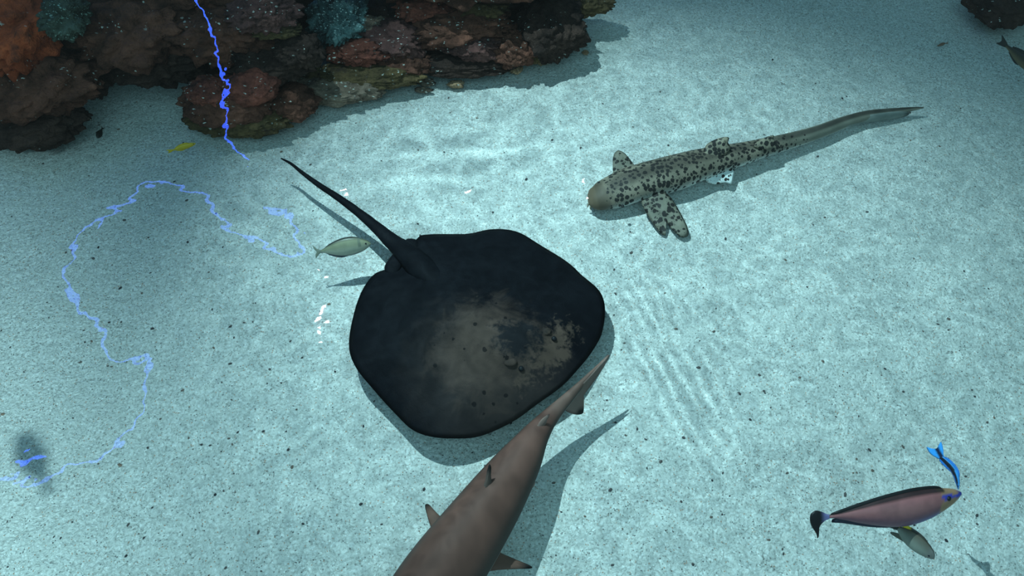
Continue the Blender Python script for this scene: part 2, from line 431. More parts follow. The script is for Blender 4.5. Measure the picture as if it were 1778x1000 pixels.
# small dark grit on the sand
def grit():
    v = []; f = []; rnd = random.Random(5)
    for k in range(1500):
        px, py = rnd.uniform(-60, 1840), rnd.uniform(100, 1060)
        p = P(px, py, 0); r = .003 + .007 * rnd.random() ** 6
        if rnd.random() < .02: r *= 1.7
        z = sand_h(p.x, p.y); a = rnd.uniform(0, 6.3); st = rnd.uniform(1, 1.8)
        b = len(v)
        for j in range(5):
            t = a + j * 2 * math.pi / 5
            q = Vector((math.cos(t) * st, math.sin(t), 0)) * r * rnd.uniform(.8, 1.2)
            q.rotate(__import__('mathutils').Euler((0, 0, a)))
            v.append((p.x + q.x, p.y + q.y, z + r * .25))
        v.append((p.x, p.y, z + r * .9)); v.append((p.x, p.y, z - r))
        for j in range(5):
            f.append((b + j, b + (j + 1) % 5, b + 5)); f.append((b + (j + 1) % 5, b + j, b + 6))
    m, nt, bs = new_mat('grit')
    g = nt.nodes.new('ShaderNodeTexCoord').outputs['Object']
    n = noise_n(nt, g, 9, 1)
    nt.links.new(ramp(nt, n.outputs[0], [(.35, (.025, .025, .03)), (.55, (.10, .09, .085)), (.7, (.22, .15, .11))]), bs.inputs['Base Color'])
    bs.inputs['Roughness'].default_value = .9
    o = build('grit', v, f, m, origin=Vector((0, 0, 0)), smooth=False)
    tag(o, 'tiny dark gravel grains scattered over the pale sand', 'gravel', kind='stuff')
grit()

# ------------------------------------------------------------------ stingray
def stingray():
    Z0 = .155
    root = empty('stingray', P(845, 590, 0))
    tag(root, 'large round black stingray with a long thin tail hovering over the sand', 'stingray')
    out = [(724, 418), (737, 410), (775, 404), (815, 402), (850, 399), (895, 405), (935, 424), (985, 451), (1012, 477), (1040, 507), (1050, 538), (1046, 575),
           (1032, 602), (1010, 634), (975, 674), (930, 705), (890, 730), (835, 755), (795, 763), (755, 762), (718, 747), (685, 715), (650, 678), (622, 646),
           (608, 615), (606, 580), (614, 540), (628, 508), (650, 480), (674, 466), (684, 452), (705, 436)]
    ctr = P(838, 585, Z0)
    n = 160; rim = catmull([P(x, y, Z0) for x, y in out], n, True)
    ax = (P(1000, 655, Z0) - P(700, 440, Z0)).normalized()
    side = Vector((-ax.y, ax.x, 0))
    K = 22; v = []; f = []
    hc = P(900, 612, Z0)
    def top(p, s):
        a = (p - ctr).dot(ax); b = (p - ctr).dot(side)
        h = .105 * (1 - s ** 2.4) ** .9
        h += .055 * math.exp(-(b / .20) ** 2 - ((a - .05) / .48) ** 2) * (1 - s ** 3)
        a2 = (p - hc).dot(ax); b2 = (p - hc).dot(side)
        h += .028 * math.exp(-(b2 / .16) ** 2 - (a2 / .15) ** 2) * (1 - s ** 3)
        for sg in (-1, 1):
            h += .022 * math.exp(-((b2 - sg * .135) / .05) ** 2 - ((a2 - .01) / .07) ** 2)
        h += .004 * noise.noise(p * 9) * (1 - s)
        return h
    for sgn in (1, -1):
        for k in range(1, K + 1):
            if sgn < 0 and k == K: continue
            s = k / K
            for j in range(n):
                p = ctr + (rim[j] - ctr) * s
                und = .022 * math.sin(j / n * 2 * math.pi * 7 + 1) * s ** 5
                z = Z0 + und + (top(p, s) if sgn > 0 else -.035 * (1 - s ** 2))
                v.append(Vector((p.x, p.y, z)))
    def idx(sgn, k, j):
        if k == K: return (K - 1) * n + j % n
        return (k - 1) * n + j % n if sgn > 0 else K * n + (k - 1) * n + j % n
    for sgn in (1, -1):
        for k in range(1, K):
            for j in range(n):
                q = (idx(sgn, k, j), idx(sgn, k + 1, j), idx(sgn, k + 1, j + 1), idx(sgn, k, j + 1))
                f.append(q if sgn > 0 else q[::-1])
        c = len(v); v.append(Vector((ctr.x, ctr.y, Z0 + (top(ctr, 0) if sgn > 0 else -.035))))
        for j in range(n):
            t = (idx(sgn, 1, j), idx(sgn, 1, j + 1), c); f.append(t if sgn > 0 else t[::-1])
    # tail, grown out of the back edge of the disc
    tp = [(800, 525, .19, 8), (768, 498, .205, 40), (735, 468, .20, 50), (705, 438, .19, 42), (682, 420, .19, 31), (655, 396, .2, 22), (625, 371, .2, 17), (590, 345, .21, 13), (555, 322, .21, 10), (525, 300, .22, 7), (505, 284, .22, 5), (488, 275, .22, 2.5)]
    pts = catmull([P(a, b, c) for a, b, c, d in tp], 60); rad = catmull([Vector((d, 0, 0)) for a, b, c, d in tp], 60)
    rings = []
    for i, p in enumerate(pts):
        t = (pts[min(i + 1, 59)] - pts[max(i - 1, 0)]).normalized(); r = t.cross(Vector((0, 0, 1))).normalized(); u = r.cross(t)
        R = rad[i].x * mpp(p) * .5; R *= 1 + .06 * noise.noise(p * 14)
        k = .55 if i < 20 else .55 + .35 * (i - 20) / 40
        rings.append([p + r * R * math.cos(2 * math.pi * j / 14) + u * R * k * math.sin(2 * math.pi * j / 14) for j in range(14)])
    tv, tf = ring_loft(rings); b = len(v); v += tv; f += [tuple(i + b for i in q) for q in tf]
    m, nt, bs = new_mat('stingray_skin')
    g = nt.nodes.new('ShaderNodeTexCoord').outputs['Object']
    o0 = root.location
    def blob(pxy, a_len, b_len):
        c = P(*pxy, Z0 + .15) - o0
        rel = VM(nt, 'SUBTRACT', g, tuple(c))
        d1 = M(nt, 'DIVIDE', VM(nt, 'DOT_PRODUCT', rel, tuple(ax)), a_len); d2 = M(nt, 'DIVIDE', VM(nt, 'DOT_PRODUCT', rel, tuple(side)), b_len)
        return M(nt, 'SUBTRACT', 1.0, M(nt, 'SQRT', M(nt, 'ADD', M(nt, 'MULTIPLY', d1, d1), M(nt, 'MULTIPLY', d2, d2))))
    n1 = noise_n(nt, g, 6.5, 6, .7, .6); n2 = noise_n(nt, g, 16, 5, .7, .3); n3 = noise_n(nt, g, 45, 3)
    c = ramp(nt, n2.outputs[0], [(.35, (.0035, .004, .006)), (.7, (.006, .007, .0095))])
    def patch(pxy, al, bl, thr, gain, colr, c, nn):
        f_ = M(nt, 'MULTIPLY', M(nt, 'ADD', blob(pxy, al, bl), M(nt, 'MULTIPLY', M(nt, 'SUBTRACT', nn, .5), thr)), gain, clamp=True)
        return mixc(nt, f_, c, colr)
    c = patch((850, 640), .62, .52, .8, 1.6, (.028, .0215, .0205), c, n1.outputs[0])
    c = patch((845, 600), .34, .40, 1.5, 1.5, (.072, .047, .038), c, n1.outputs[0])
    c = patch((948, 600), .12, .26, 3.2, 2.0, (.082, .053, .041), c, n2.outputs[0])
    c = patch((900, 585), .17, .19, 3.0, 1.8, (.012, .012, .014), c, n2.outputs[0])
    # round dark spots
    vv = voro(nt, VM(nt, 'ADD', g, VM(nt, 'SCALE', n3.outputs['Color'], scale=.012)), 17)
    pk = nt.nodes.new('ShaderNodeSeparateColor'); nt.links.new(vv.outputs['Color'], pk.inputs[0])
    sp = M(nt, 'MULTIPLY', M(nt, 'LESS_THAN', vv.outputs['Distance'], M(nt, 'MULTIPLY_ADD', pk.outputs[1], .16, .12)), M(nt, 'LESS_THAN', pk.outputs[0], .30))
    sp = M(nt, 'MULTIPLY', sp, M(nt, 'MULTIPLY', blob((835, 605), .52, .40), 6, clamp=True))
    c = mixc(nt, M(nt, 'MULTIPLY', sp, .8), c, (.006, .006, .007))
    # thin pale scratches on the back
    sv = VM(nt, 'MULTIPLY', g, (4.0, 9.0, 4.0)); ns = noise_n(nt, sv, 3.4, 4, .7, .6)
    scr = M(nt, 'MULTIPLY', M(nt, 'MULTIPLY', M(nt, 'SUBTRACT', ns.outputs[0], .68), 12, clamp=True), M(nt, 'MULTIPLY', blob((870, 560), .5, .28), 3, clamp=True))
    c = mixc(nt, M(nt, 'MULTIPLY', scr, .8), c, (.14, .11, .09))
    nt.links.new(c, bs.inputs['Base Color']); bs.inputs['Roughness'].default_value = .6; bs.inputs['Specular IOR Level'].default_value = .04
    bump(nt, bs, M(nt, 'ADD', n2.outputs[0], M(nt, 'MULTIPLY', n3.outputs[0], .1)), .012, .45)
    build('body', v, f, m, root)
    for q in ([(696, 440), (703, 418), (712, 414), (724, 417), (727, 428), (718, 446)], [(686, 440), (676, 449), (668, 462), (670, 473), (684, 478), (698, 460)]):
        fv, ff = fin_mesh([P(x, y, Z0 + .02) for x, y in q], .03); build('pelvic_fin', fv, ff, m, root)
    me = plain('stingray_eye', (.01, .01, .012), .5, .2)
    for (x, y), (x2, y2) in (((905, 640), (886, 628)), ((962, 588), (945, 575))):
        for (ex, ey, nm, r_, sq_, mt_, up) in ((x, y, 'eye', .017, (1, 1, .8), me, .004), (x2, y2, 'spiracle', .034, (1.2, .9, .35), m, -.006)):
            q = P(ex, ey, Z0 + .14)
            for it in range(4):                                            # settle on the skin
                d = (q - ctr); best = max(1e-4, d.xy.length)
                j_ = min(range(n), key=lambda j: -((rim[j] - ctr).xy.normalized().dot(d.xy.normalized())))
                q = P(ex, ey, Z0 + top(Vector((q.x, q.y, Z0)), best / (rim[j_] - ctr).xy.length) + up)
            bv, bf = ball(q, r_, sq=sq_); build(nm, bv, bf, mt_, root)
stingray()

# ------------------------------------------------------------------ sharks
def spine_body(stations, rings_n, ring_k, colfn, hk=.85, zsquash=None):
    """stations: (px, py, z, width_px, height factor)"""
    pts = catmull([P(a, b, c) for a, b, c, d, e in stations], rings_n)
    wid = catmull([Vector((d, e, 0)) for a, b, c, d, e in stations], rings_n)
    rings = []; cols = []
    for i, p in enumerate(pts):
        t = (pts[min(i + 1, rings_n - 1)] - pts[max(i - 1, 0)]).normalized(); r = t.cross(Vector((0, 0, 1))).normalized(); u = r.cross(t)
        R = max(.5, wid[i].x) * mpp(p) * .5; H = R * wid[i].y
        ring = []
        for j in range(ring_k):
            a = 2 * math.pi * j / ring_k; ca, sa = math.cos(a), math.sin(a)
            hh = H if sa > 0 else H * .8
            ring.append(p + r * R * ca + u * hh * sa); cols.append(colfn(i / (rings_n - 1), ca, sa))
        rings.append(ring)
    v, f = ring_loft(rings)
    return v, f, cols, pts

def spotted_mat(name, c_dark, scale, thr):
    m, nt, b = new_mat(name)
    a = nt.nodes.new('ShaderNodeAttribute'); a.attribute_name = 'Col'
    g = nt.nodes.new('ShaderNodeTexCoord').outputs['Object']
    n = noise_n(nt, g, 30, 3); n2 = noise_n(nt, g, 7, 3)
    v = VM(nt, 'ADD', g, VM(nt, 'SCALE', VM(nt, 'SUBTRACT', n.outputs['Color'], (.5, .5, .5)), scale=.022))
    vo = voro(nt, v, scale, rnd=.85)
    pk = nt.nodes.new('ShaderNodeSeparateColor'); nt.links.new(vo.outputs['Color'], pk.inputs[0])
    lim = M(nt, 'MULTIPLY', M(nt, 'MULTIPLY_ADD', pk.outputs[0], .22, thr - .10), a.outputs['Alpha'])
    sp = M(nt, 'MULTIPLY', M(nt, 'SUBTRACT', lim, vo.outputs['Distance']), 14, clamp=True)
    vo2 = voro(nt, v, scale * 2.1)
    sp2 = M(nt, 'MULTIPLY', M(nt, 'SUBTRACT', M(nt, 'MULTIPLY', a.outputs['Alpha'], thr * .55), vo2.outputs['Distance']), 12, clamp=True)
    sp = M(nt, 'MAXIMUM', sp, M(nt, 'MULTIPLY', sp2, .8))
    base = VM(nt, 'SCALE', a.outputs['Color'], scale=M(nt, 'MULTIPLY_ADD', M(nt, 'SUBTRACT', n2.outputs[0], .5), .9, 1.0))
    nt.links.new(mixc(nt, sp, base, c_dark), b.inputs['Base Color'])
    b.inputs['Roughness'].default_value = .6; b.inputs['Specular IOR Level'].default_value = .3
    bump(nt, b, n.outputs[0], .006, .3)
    return m
def set_alpha(o, vals):
    a = o.data.color_attributes['Col']
    for i, x in enumerate(vals):
        c = a.data[i].color; a.data[i].color = (c[0], c[1], c[2], x)

def leopard_shark():
    root = empty('leopard_shark', P(1180, 300, 0))
    tag(root, 'pale shark covered in small dark spots resting on the sand, with long straight tail', 'shark')
    st = [(1021, 346, .07, 20, .6), (1027, 345, .075, 40, .62), (1042, 342, .085, 56, .66), (1065, 334, .09, 66, .68), (1095, 322, .10, 72, .7), (1130, 312, .10, 72, .75), (1170, 301, .105, 70, .78),
          (1210, 288, .10, 62, .8), (1250, 277, .095, 52, .82), (1290, 267, .09, 43, .85), (1330, 256, .08, 35, .9), (1375, 244, .07, 29, .95), (1420, 230, .065, 25, 1.0), (1465, 213, .06, 22, 1.0),
          (1505, 202, .06, 20, 1.0), (1545, 196, .06, 17, .9), (1580, 190, .06, 9, .8), (1603, 187, .07, 3, .8)]
    tan, head, pale, dk = (.23, .19, .14), (.125, .088, .055), (.60, .62, .59), (.06, .048, .036)
    al = []
    def cf(t, ca, sa):
        c = lerp(tan, pale, sstep(.45, -.35, sa))
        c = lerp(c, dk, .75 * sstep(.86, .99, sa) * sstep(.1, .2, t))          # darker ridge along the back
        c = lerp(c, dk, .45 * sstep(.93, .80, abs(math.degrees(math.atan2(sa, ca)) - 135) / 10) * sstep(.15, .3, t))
        c = lerp(head, c, sstep(.10, .17, t))
        if .10 < t < .135: c = lerp(c, dk, .35)
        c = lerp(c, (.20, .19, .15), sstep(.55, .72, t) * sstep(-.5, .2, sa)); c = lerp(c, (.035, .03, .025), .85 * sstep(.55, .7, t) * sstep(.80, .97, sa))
        al.append(sstep(.105, .15, t) * (1 - .9 * sstep(.6, .72, t)) * (1.0 if sa > -.6 else .3)); return c
    v, f, cols, pts = spine_body(st, 120, 36, cf)
    m = spotted_mat('leopard_shark_skin', (.022, .019, .017), 31, .45)
    o = build('body', v, f, m, root, cols); set_alpha(o, al)
    def fin(name, px, th, colr=(.40, .35, .25), alpha=1.0, sub=5):
        fv, ff = fin_mesh([P(*q) for q in px], th, sub); o = build(name, fv, ff, m, root, [colr] * len(fv)); set_alpha(o, [alpha] * len(fv)); return o
    dark = (.21, .19, .145)
    fin('pectoral_fin', [(1068, 308, .13), (1064, 285, .14), (1066, 268, .15), (1074, 261, .15), (1086, 267, .14), (1098, 282, .13), (1108, 297, .13), (1098, 312, .12)], .025, dark)
    fin('pectoral_fin', [(1118, 340, .10), (1115, 355, .09), (1126, 376, .06), (1138, 394, .04), (1148, 406, .02), (1156, 408, .02), (1148, 388, .03), (1140, 373, .06), (1156, 384, .05),
                         (1170, 402, .04), (1184, 412, .03), (1195, 409, .03), (1194, 395, .05), (1186, 378, .06), (1175, 358, .08), (1164, 342, .10), (1145, 330, .12)], .025, dark)
    fin('dorsal_fin', [(1222, 268, .19), (1226, 252, .22), (1240, 243, .24), (1256, 238, .26), (1266, 239, .26), (1264, 247, .24), (1268, 256, .21), (1258, 270, .18), (1240, 276, .17)], .02, (.25, .21, .15), 1.15)
    fin('dorsal_fin', [(1308, 254, .17), (1318, 244, .19), (1330, 238, .21), (1343, 235, .22), (1343, 241, .20), (1347, 250, .17), (1332, 259, .15)], .016, (.25, .21, .15), 1.15)
    fin('pelvic_fin', [(1222, 303, .07), (1240, 296, .08), (1262, 290, .09), (1275, 295, .07), (1274, 307, .05), (1270, 319, .04), (1258, 317, .04), (1242, 320, .03), (1228, 316, .04)], .02, (.70, .73, .70), .85)
    fin('caudal_fin', [(1400, 238, .06), (1440, 228, .03), (1480, 215, .02), (1520, 207, .02), (1560, 205, .02), (1578, 199, .04), (1570, 193, .08), (1530, 196, .10), (1480, 206, .09), (1430, 226, .09)], .02, (.20, .22, .20), 0)
    me = plain('leopard_shark_eye', (.02, .02, .02), .2, .6)
    bv, bf = ball(P(1081, 358, .14), .012); build('eye', bv, bf, me, root)
    bv, bf = ball(P(1040, 318, .14), .012); build('eye', bv, bf, me, root)
    ms = plain('leopard_shark_barbel', (.30, .26, .19))
    for a, b in (((1024, 352, .08), (1020, 360, .04)), ((1026, 357, .07), (1026, 365, .03))):
        tv, tf = tube([P(*a), P((a[0] + b[0]) / 2 - 1, (a[1] + b[1]) / 2, (a[2] + b[2]) / 2), P(*b)], [.008, .006, .003]); build('barbel', tv, tf, ms, root)
leopard_shark()

def reef_shark():
    Z = .27
    root = empty('reef_shark', P(850, 880, 0))
    tag(root, 'brown-grey reef shark with black fin tips swimming out of the bottom edge', 'shark')
    st = [(640, 1180, Z, 14, .7), (648, 1168, Z, 50, .65), (668, 1138, Z, 92, .68), (698, 1092, Z, 122, .75), (735, 1040, Z, 134, .82), (775, 986, Z, 134, .9), (815, 930, Z, 122, .95), (850, 880, Z, 108, .98), (880, 835, Z, 92, .98),
          (905, 797, Z, 74, 1.0), (926, 762, Z, 52, 1.0), (943, 738, Z, 38, 1.0), (962, 716, Z, 28, 1.0), (985, 692, Z + .01, 20, 1.1), (1010, 666, Z + .03, 12, 1.4), (1035, 640, Z + .05, 7, 1.5), (1056, 617, Z + .07, 2, 1.2)]
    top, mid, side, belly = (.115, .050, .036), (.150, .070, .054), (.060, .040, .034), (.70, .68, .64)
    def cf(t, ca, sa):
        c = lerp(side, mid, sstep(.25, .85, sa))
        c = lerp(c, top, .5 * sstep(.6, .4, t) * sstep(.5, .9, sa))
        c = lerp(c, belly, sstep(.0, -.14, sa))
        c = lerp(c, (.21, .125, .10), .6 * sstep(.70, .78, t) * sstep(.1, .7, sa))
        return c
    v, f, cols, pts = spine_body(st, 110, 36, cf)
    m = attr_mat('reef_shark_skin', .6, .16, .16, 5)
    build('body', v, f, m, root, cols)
    blk = (.012, .011, .011)
    def fin(name, px, th, tip, r0, r1, base=(.15, .078, .058), sub=5):
        fv, ff = fin_mesh([P(*q) for q in px], th, sub)
        tp = P(*tip); s = mpp(tp)
        cc = [lerp(blk, base, sstep(r0 * s, r1 * s, (p - tp).length)) for p in fv]
        return build(name, fv, ff, m, root, cc)
    fin('pectoral_fin', [(772, 938, Z), (758, 934, Z), (748, 915, Z - .03), (741, 893, Z - .05), (738, 877, Z - .06), (745, 876, Z - .06), (758, 890, Z - .04), (775, 905, Z - .02), (795, 915, Z)], .02, (738, 876, Z - .06), 4, 14)
    fin('pectoral_fin', [(832, 965, Z - .05), (842, 945, Z - .05), (866, 958, Z - .07), (893, 970, Z - .09), (921, 982, Z - .11), (921, 987, Z - .11), (895, 988, Z - .09), (862, 990, Z - .07), (832, 996, Z - .05), (806, 1000, Z - .04)], .02, (921, 985, Z - .11), 7, 24)
    fin('dorsal_fin', [(822, 880, Z + .09), (834, 858, Z + .11), (842, 835, Z + .16), (846, 815, Z + .20), (850, 806, Z + .22), (853, 812, Z + .20), (853, 830, Z + .16), (858, 846, Z + .11), (848, 868, Z + .09)], .022, (849, 806, Z + .22), 7, 22, (.13, .085, .07))
    fin('dorsal_fin', [(922, 762, Z + .03), (930, 744, Z + .06), (940, 728, Z + .09), (954, 719, Z + .10), (950, 730, Z + .07), (942, 748, Z + .03)], .012, (952, 719, Z + .10), 1, 4, (.24, .15, .125))
    fin('pelvic_fin', [(898, 852, Z - .07), (908, 832, Z - .07), (920, 824, Z - .09), (929, 834, Z - .11), (926, 846, Z - .12), (912, 852, Z - .10)], .014, (929, 836, Z - .12), 1, 5, (.36, .22, .18))
    fin('caudal_fin', [(975, 704, Z), (990, 688, Z + .03), (1020, 657, Z + .06), (1057, 616, Z + .09), (1050, 634, Z + .05), (1030, 664, Z + .01), (1010, 690, Z - .04), (1004, 703, Z - .08), (1013, 716, Z - .13), (1002, 720, Z - .13), (985, 715, Z - .06)], .014, (1012, 718, Z - .13), 8, 18, (.19, .125, .105))
    me = plain('reef_shark_eye', (.02, .02, .02), .2, .6)
    for x, y in ((622, 1142), (712, 1180)):
        bv, bf = ball(P(x, y, Z), .014); build('eye', bv, bf, me, root)
reef_shark()

# ------------------------------------------------------------------ fish
EYE = plain('fish_eye', (.012, .012, .02), .2, .6)
def fish(name, label, cat, head, tail, tilt, prof, colfn, fins=(), eye=None, bend=None, mat=None, group=None, seg=48, k=24):
    """head, tail: (px, py, z) of snout and tail root; prof: (t, top, bottom, half width) in body lengths"""
    a, b = P(*head), P(*tail); u = b - a; L = u.length; u.normalize()
    mid = (a + b) / 2; tocam = (CAM - mid).normalized()
    sv = tocam.cross(u).normalized()
    if sv.dot(AY) < 0: sv = -sv                      # dorsal side towards the top of the picture by default
    if tilt < -90: sv = -sv; tilt = -180 - tilt
    c2 = (tocam - u * tocam.dot(u)).normalized()
    ta = math.radians(tilt)
    V = sv * math.cos(ta) + c2 * math.sin(ta); W = u.cross(V)
    root = empty(name, Vector((mid.x, mid.y, mid.z)))
    tag(root, label, cat, group)
    def pt(t, v_, w_=0):
        o = a + u * (t * L) + V * (v_ * L) + W * (w_ * L)
        if bend: o += (sv if len(bend) < 2 else bend[1]) * (bend[0](t) * L)
        return o
    tt = [q[0] for q in prof]
    def at(t, i):
        for q in range(len(prof) - 1):
            if t <= tt[q + 1]:
                x = (t - tt[q]) / (tt[q + 1] - tt[q]); x = x * x * (3 - 2 * x) if i == 9 else x
                p0 = prof[max(q - 1, 0)][i]; p1 = prof[q][i]; p2 = prof[q + 1][i]; p3 = prof[min(q + 2, len(prof) - 1)][i]
                return .5 * (2 * p1 + (p2 - p0) * x + (2 * p0 - 5 * p1 + 4 * p2 - p3) * x * x + (3 * p1 - p0 - 3 * p2 + p3) * x ** 3)
        return prof[-1][i]
    rings = []; cols = []
    for i in range(seg):
        t = i / (seg - 1); t = t ** 1.3
        tp, bt, hw = at(t, 1), at(t, 2), max(.002, at(t, 3))
        c0 = (tp + bt) / 2; h = max(.003, (tp - bt) / 2)
        ring = []
        for j in range(k):
            an = 2 * math.pi * j / k
            ring.append(pt(t, c0 + h * math.sin(an), hw * math.cos(an))); cols.append(colfn(t, math.sin(an), c0 + h * math.sin(an)))
        rings.append(ring)
    v, f = ring_loft(rings)
    mat = mat or attr_mat(name + '_skin', .4, .45, .06, 40)
    build('body', v, f, mat, root, cols)
    for fn, pts, th, cfn in fins:
        fv, ff = fin_mesh([pt(*q) for q in pts], th * L, 5)
        cc = []
        for p in fv:
            rel = p - a; cc.append(cfn(rel.dot(u) / L, rel.dot(V) / L) if callable(cfn) else cfn)
        build(fn, fv, ff, mat, root, cc)
    if eye:
        t, v_, r = eye
        hw = at(t, 3)
        for s in (1, -1):
            bv, bf = ball(pt(t, v_, s * hw * .92), r * L, 8, 12, (1, 1, .5), (u, V, W)); build('eye', bv, bf, EYE, root)
    return root

# unicornfish
mau, mau2, blk, orange, blue = (.37, .128, .128), (.22, .088, .118), (.012, .009, .010), (.40, .21, .115), (.05, .06, .45)
def c_uni(t, s, v):
    c = lerp(mau, mau2, sstep(.25, -.7, s))
    c = lerp(c, (.34, .145, .14), .6 * sstep(.35, 0, abs(t - .45)) * sstep(.6, 0, abs(s - .1)))
    c = lerp(c, (.13, .14, .34), .8 * sstep(.28, .0, abs(t - .25)) * sstep(-.35, -.85, s))
    if t < .2:
        c = lerp(c, orange, sstep(.2, .17, t + .03 * math.sin(s * 4)))
    if t < .17:
        line = .012 + .10 * t
        if abs(v - line + .012) < .013: c = blue
    if t < .045: c = lerp(blue, c, sstep(.0, .055, t))
    if .82 < s and t > .14: c = lerp(c, blk, .9)
    return c
fish('unicornfish', 'mauve surgeonfish with black back fin and orange face at the lower right', 'fish', (1669, 857, .55), (1440, 896, .55), 28,
     [(0, .012, -.012, .004), (.03, .034, -.038, .02), (.08, .052, -.07, .036), (.15, .066, -.105, .05), (.25, .078, -.145, .06), (.38, .082, -.168, .064), (.5, .074, -.166, .06), (.65, .056, -.132, .047), (.8, .032, -.085, .03), (.92, .012, -.038, .016), (1.0, .008, -.016, .011)],
     c_uni,
     [('dorsal_fin', [(.15, .055), (.18, .088), (.28, .102), (.42, .102), (.6, .086), (.76, .063), (.9, .038), (.985, .018), (.97, .0), (.85, .012), (.7, .036), (.5, .06), (.3, .066)], .012, (.014, .011, .012)),
      ('anal_fin', [(.45, -.155), (.55, -.165), (.7, -.135), (.85, -.088), (.95, -.056), (.985, -.05), (.96, -.025), (.8, -.07), (.6, -.125)], .010, (.03, .028, .05)),
      ('tail_fin', [(.985, .004), (1.02, .02), (1.06, .045), (1.10, .058), (1.135, .04), (1.145, .0), (1.14, -.04), (1.125, -.075), (1.105, -.115), (1.10, -.15), (1.088, -.14), (1.085, -.10), (1.07, -.06), (1.03, -.028), (.985, -.014)], .010,
       lambda t, v: lerp((.22, .20, .40), blk, sstep(1.02, 1.07, t))),
      ('pectoral_fin', [(.26, -.075, .066), (.29, -.085, .072), (.36, -.115, .078), (.35, -.13, .075), (.30, -.125, .070), (.26, -.10, .066)], .006, (.16, .12, .26))],
     eye=(.125, .0, .020))

# cleaner wrasse nibbling at its mouth
def c_cl(t, s, v):
    c = lerp((.015, .12, .42), (.04, .28, .66), sstep(0, 1, s * .5 + .5))
    w_ = .30 + .45 * sstep(.1, .9, t)
    if abs(s + .05) < w_: c = (.008, .01, .02)
    return c
fish('cleaner_wrasse', 'slender blue cleaner fish with black stripe at the mauve fish mouth', 'fish', (1664, 850, .60), (1634, 794, .62), 20,
     [(0, .012, -.012, .008), (.1, .05, -.04, .035), (.25, .08, -.07, .055), (.5, .095, -.085, .06), (.75, .085, -.08, .05), (1, .065, -.065, .03)], c_cl,
     [('tail_fin', [(.93, .06), (1.05, .13), (1.2, .22), (1.40, .26), (1.34, .15), (1.28, .04), (1.33, -.08), (1.42, -.2), (1.22, -.2), (1.05, -.12), (.93, -.06)], .02,
       lambda t, v: lerp((.01, .02, .06), (.05, .38, .95), sstep(.03, .09, abs(v - .02)))),
      ('dorsal_fin', [(.3, .07), (.45, .14), (.7, .15), (.92, .13), (.95, .06), (.6, .08)], .02, (.02, .20, .65)),
      ('anal_fin', [(.5, -.07), (.65, -.135), (.92, -.125), (.95, -.05), (.7, -.06)], .02, (.02, .20, .65))],
     eye=(.09, .01, .018), bend=(lambda t: .13 * math.sin(math.pi * min(t, 1.1)) ,))

# grey fish below the unicornfish
def c_gr(t, s, v):
    c = lerp((.22, .225, .19), (.10, .08, .055), sstep(-.3, .8, s))
    c = lerp(c, (.20, .18, .16), sstep(.3, .1, t))
    if .80 < t: c = lerp(c, (.05, .045, .04), .5 * sstep(.3, .9, s))
    if s > .9: c = (.05, .04, .03)
    return c
fish('surgeonfish', 'small grey-brown fish with a yellow patch under the mauve fish', 'fish', (1622, 970, .42), (1560, 917, .42), 22,
     [(0, .02, -.02, .012), (.04, .085, -.06, .035), (.12, .15, -.11, .06), (.28, .21, -.17, .085), (.5, .235, -.205, .09), (.72, .205, -.19, .07), (.88, .14, -.13, .045), (1, .07, -.055, .03)], c_gr,
     [('dorsal_fin', [(.3, .19), (.45, .26), (.7, .26), (.95, .19), (1.0, .10), (.8, .12), (.5, .16)], .02, lambda t, v: (.04, .032, .025) if t < .82 else (.75, .52, .02)),
      ('anal_fin', [(.55, -.15), (.75, -.20), (1.0, -.25), (1.06, -.22), (.95, -.12), (.85, -.09), (.7, -.12)], .02, (.10, .09, .07)),
      ('tail_fin', [(.96, .055), (1.06, .12), (1.16, .17), (1.12, .05), (1.13, -.04), (1.17, -.14), (1.06, -.10), (.96, -.045)], .02, lambda t, v: (.72, .5, .03) if v > .03 else (.03, .03, .03)),
      ('pectoral_fin', [(.27, -.01, .085), (.33, .0, .10), (.44, -.03, .11), (.42, -.07, .105), (.32, -.06, .09)], .012, (.22, .2, .16))],
     eye=(.13, -.01, .026))

# pale fish beside the tail of the ray
def c_pf(t, s, v):
    c = lerp((.46, .44, .34), (.30, .29, .18), sstep(-.4, .5, s))
    c = lerp(c, (.10, .10, .07), sstep(.72, .95, s)); c = lerp(c, (.05, .06, .08), sstep(-.72, -.97, s))
    if .20 < t < .25 and s > -.1: c = lerp(c, (.10, .12, .10), .6)
    return c
fish('pale_fish', 'small pale yellow-grey fish beside the ray tail', 'fish', (644, 423, .24), (558, 436, .24), 18,
     [(0, .015, -.015, .012), (.05, .075, -.06, .035), (.15, .135, -.12, .06), (.32, .185, -.17, .08), (.5, .19, -.185, .078), (.7, .15, -.15, .058), (.88, .08, -.08, .03), (1, .028, -.028, .016)], c_pf,
     [('dorsal_fin', [(.22, .15), (.35, .21), (.55, .21), (.78, .14), (.92, .06), (.85, .05), (.55, .13)], .016, (.03, .03, .025)),
      ('anal_fin', [(.45, -.17), (.62, -.2), (.8, -.14), (.92, -.055), (.8, -.07), (.6, -.115)], .016, (.03, .04, .06)),
      ('tail_fin', [(.97, .024), (1.06, .05), (1.15, .15), (1.13, .06), (1.10, .0), (1.13, -.06), (1.13, -.13), (1.05, -.05), (.97, -.024)], .016, (.32, .32, .25)),
      ('pectoral_fin', [(.28, -.045, .075), (.36, -.05, .088), (.44, -.085, .092), (.38, -.11, .088), (.29, -.085, .078)], .012, (.03, .035, .04))],
     eye=(.10, .03, .020))

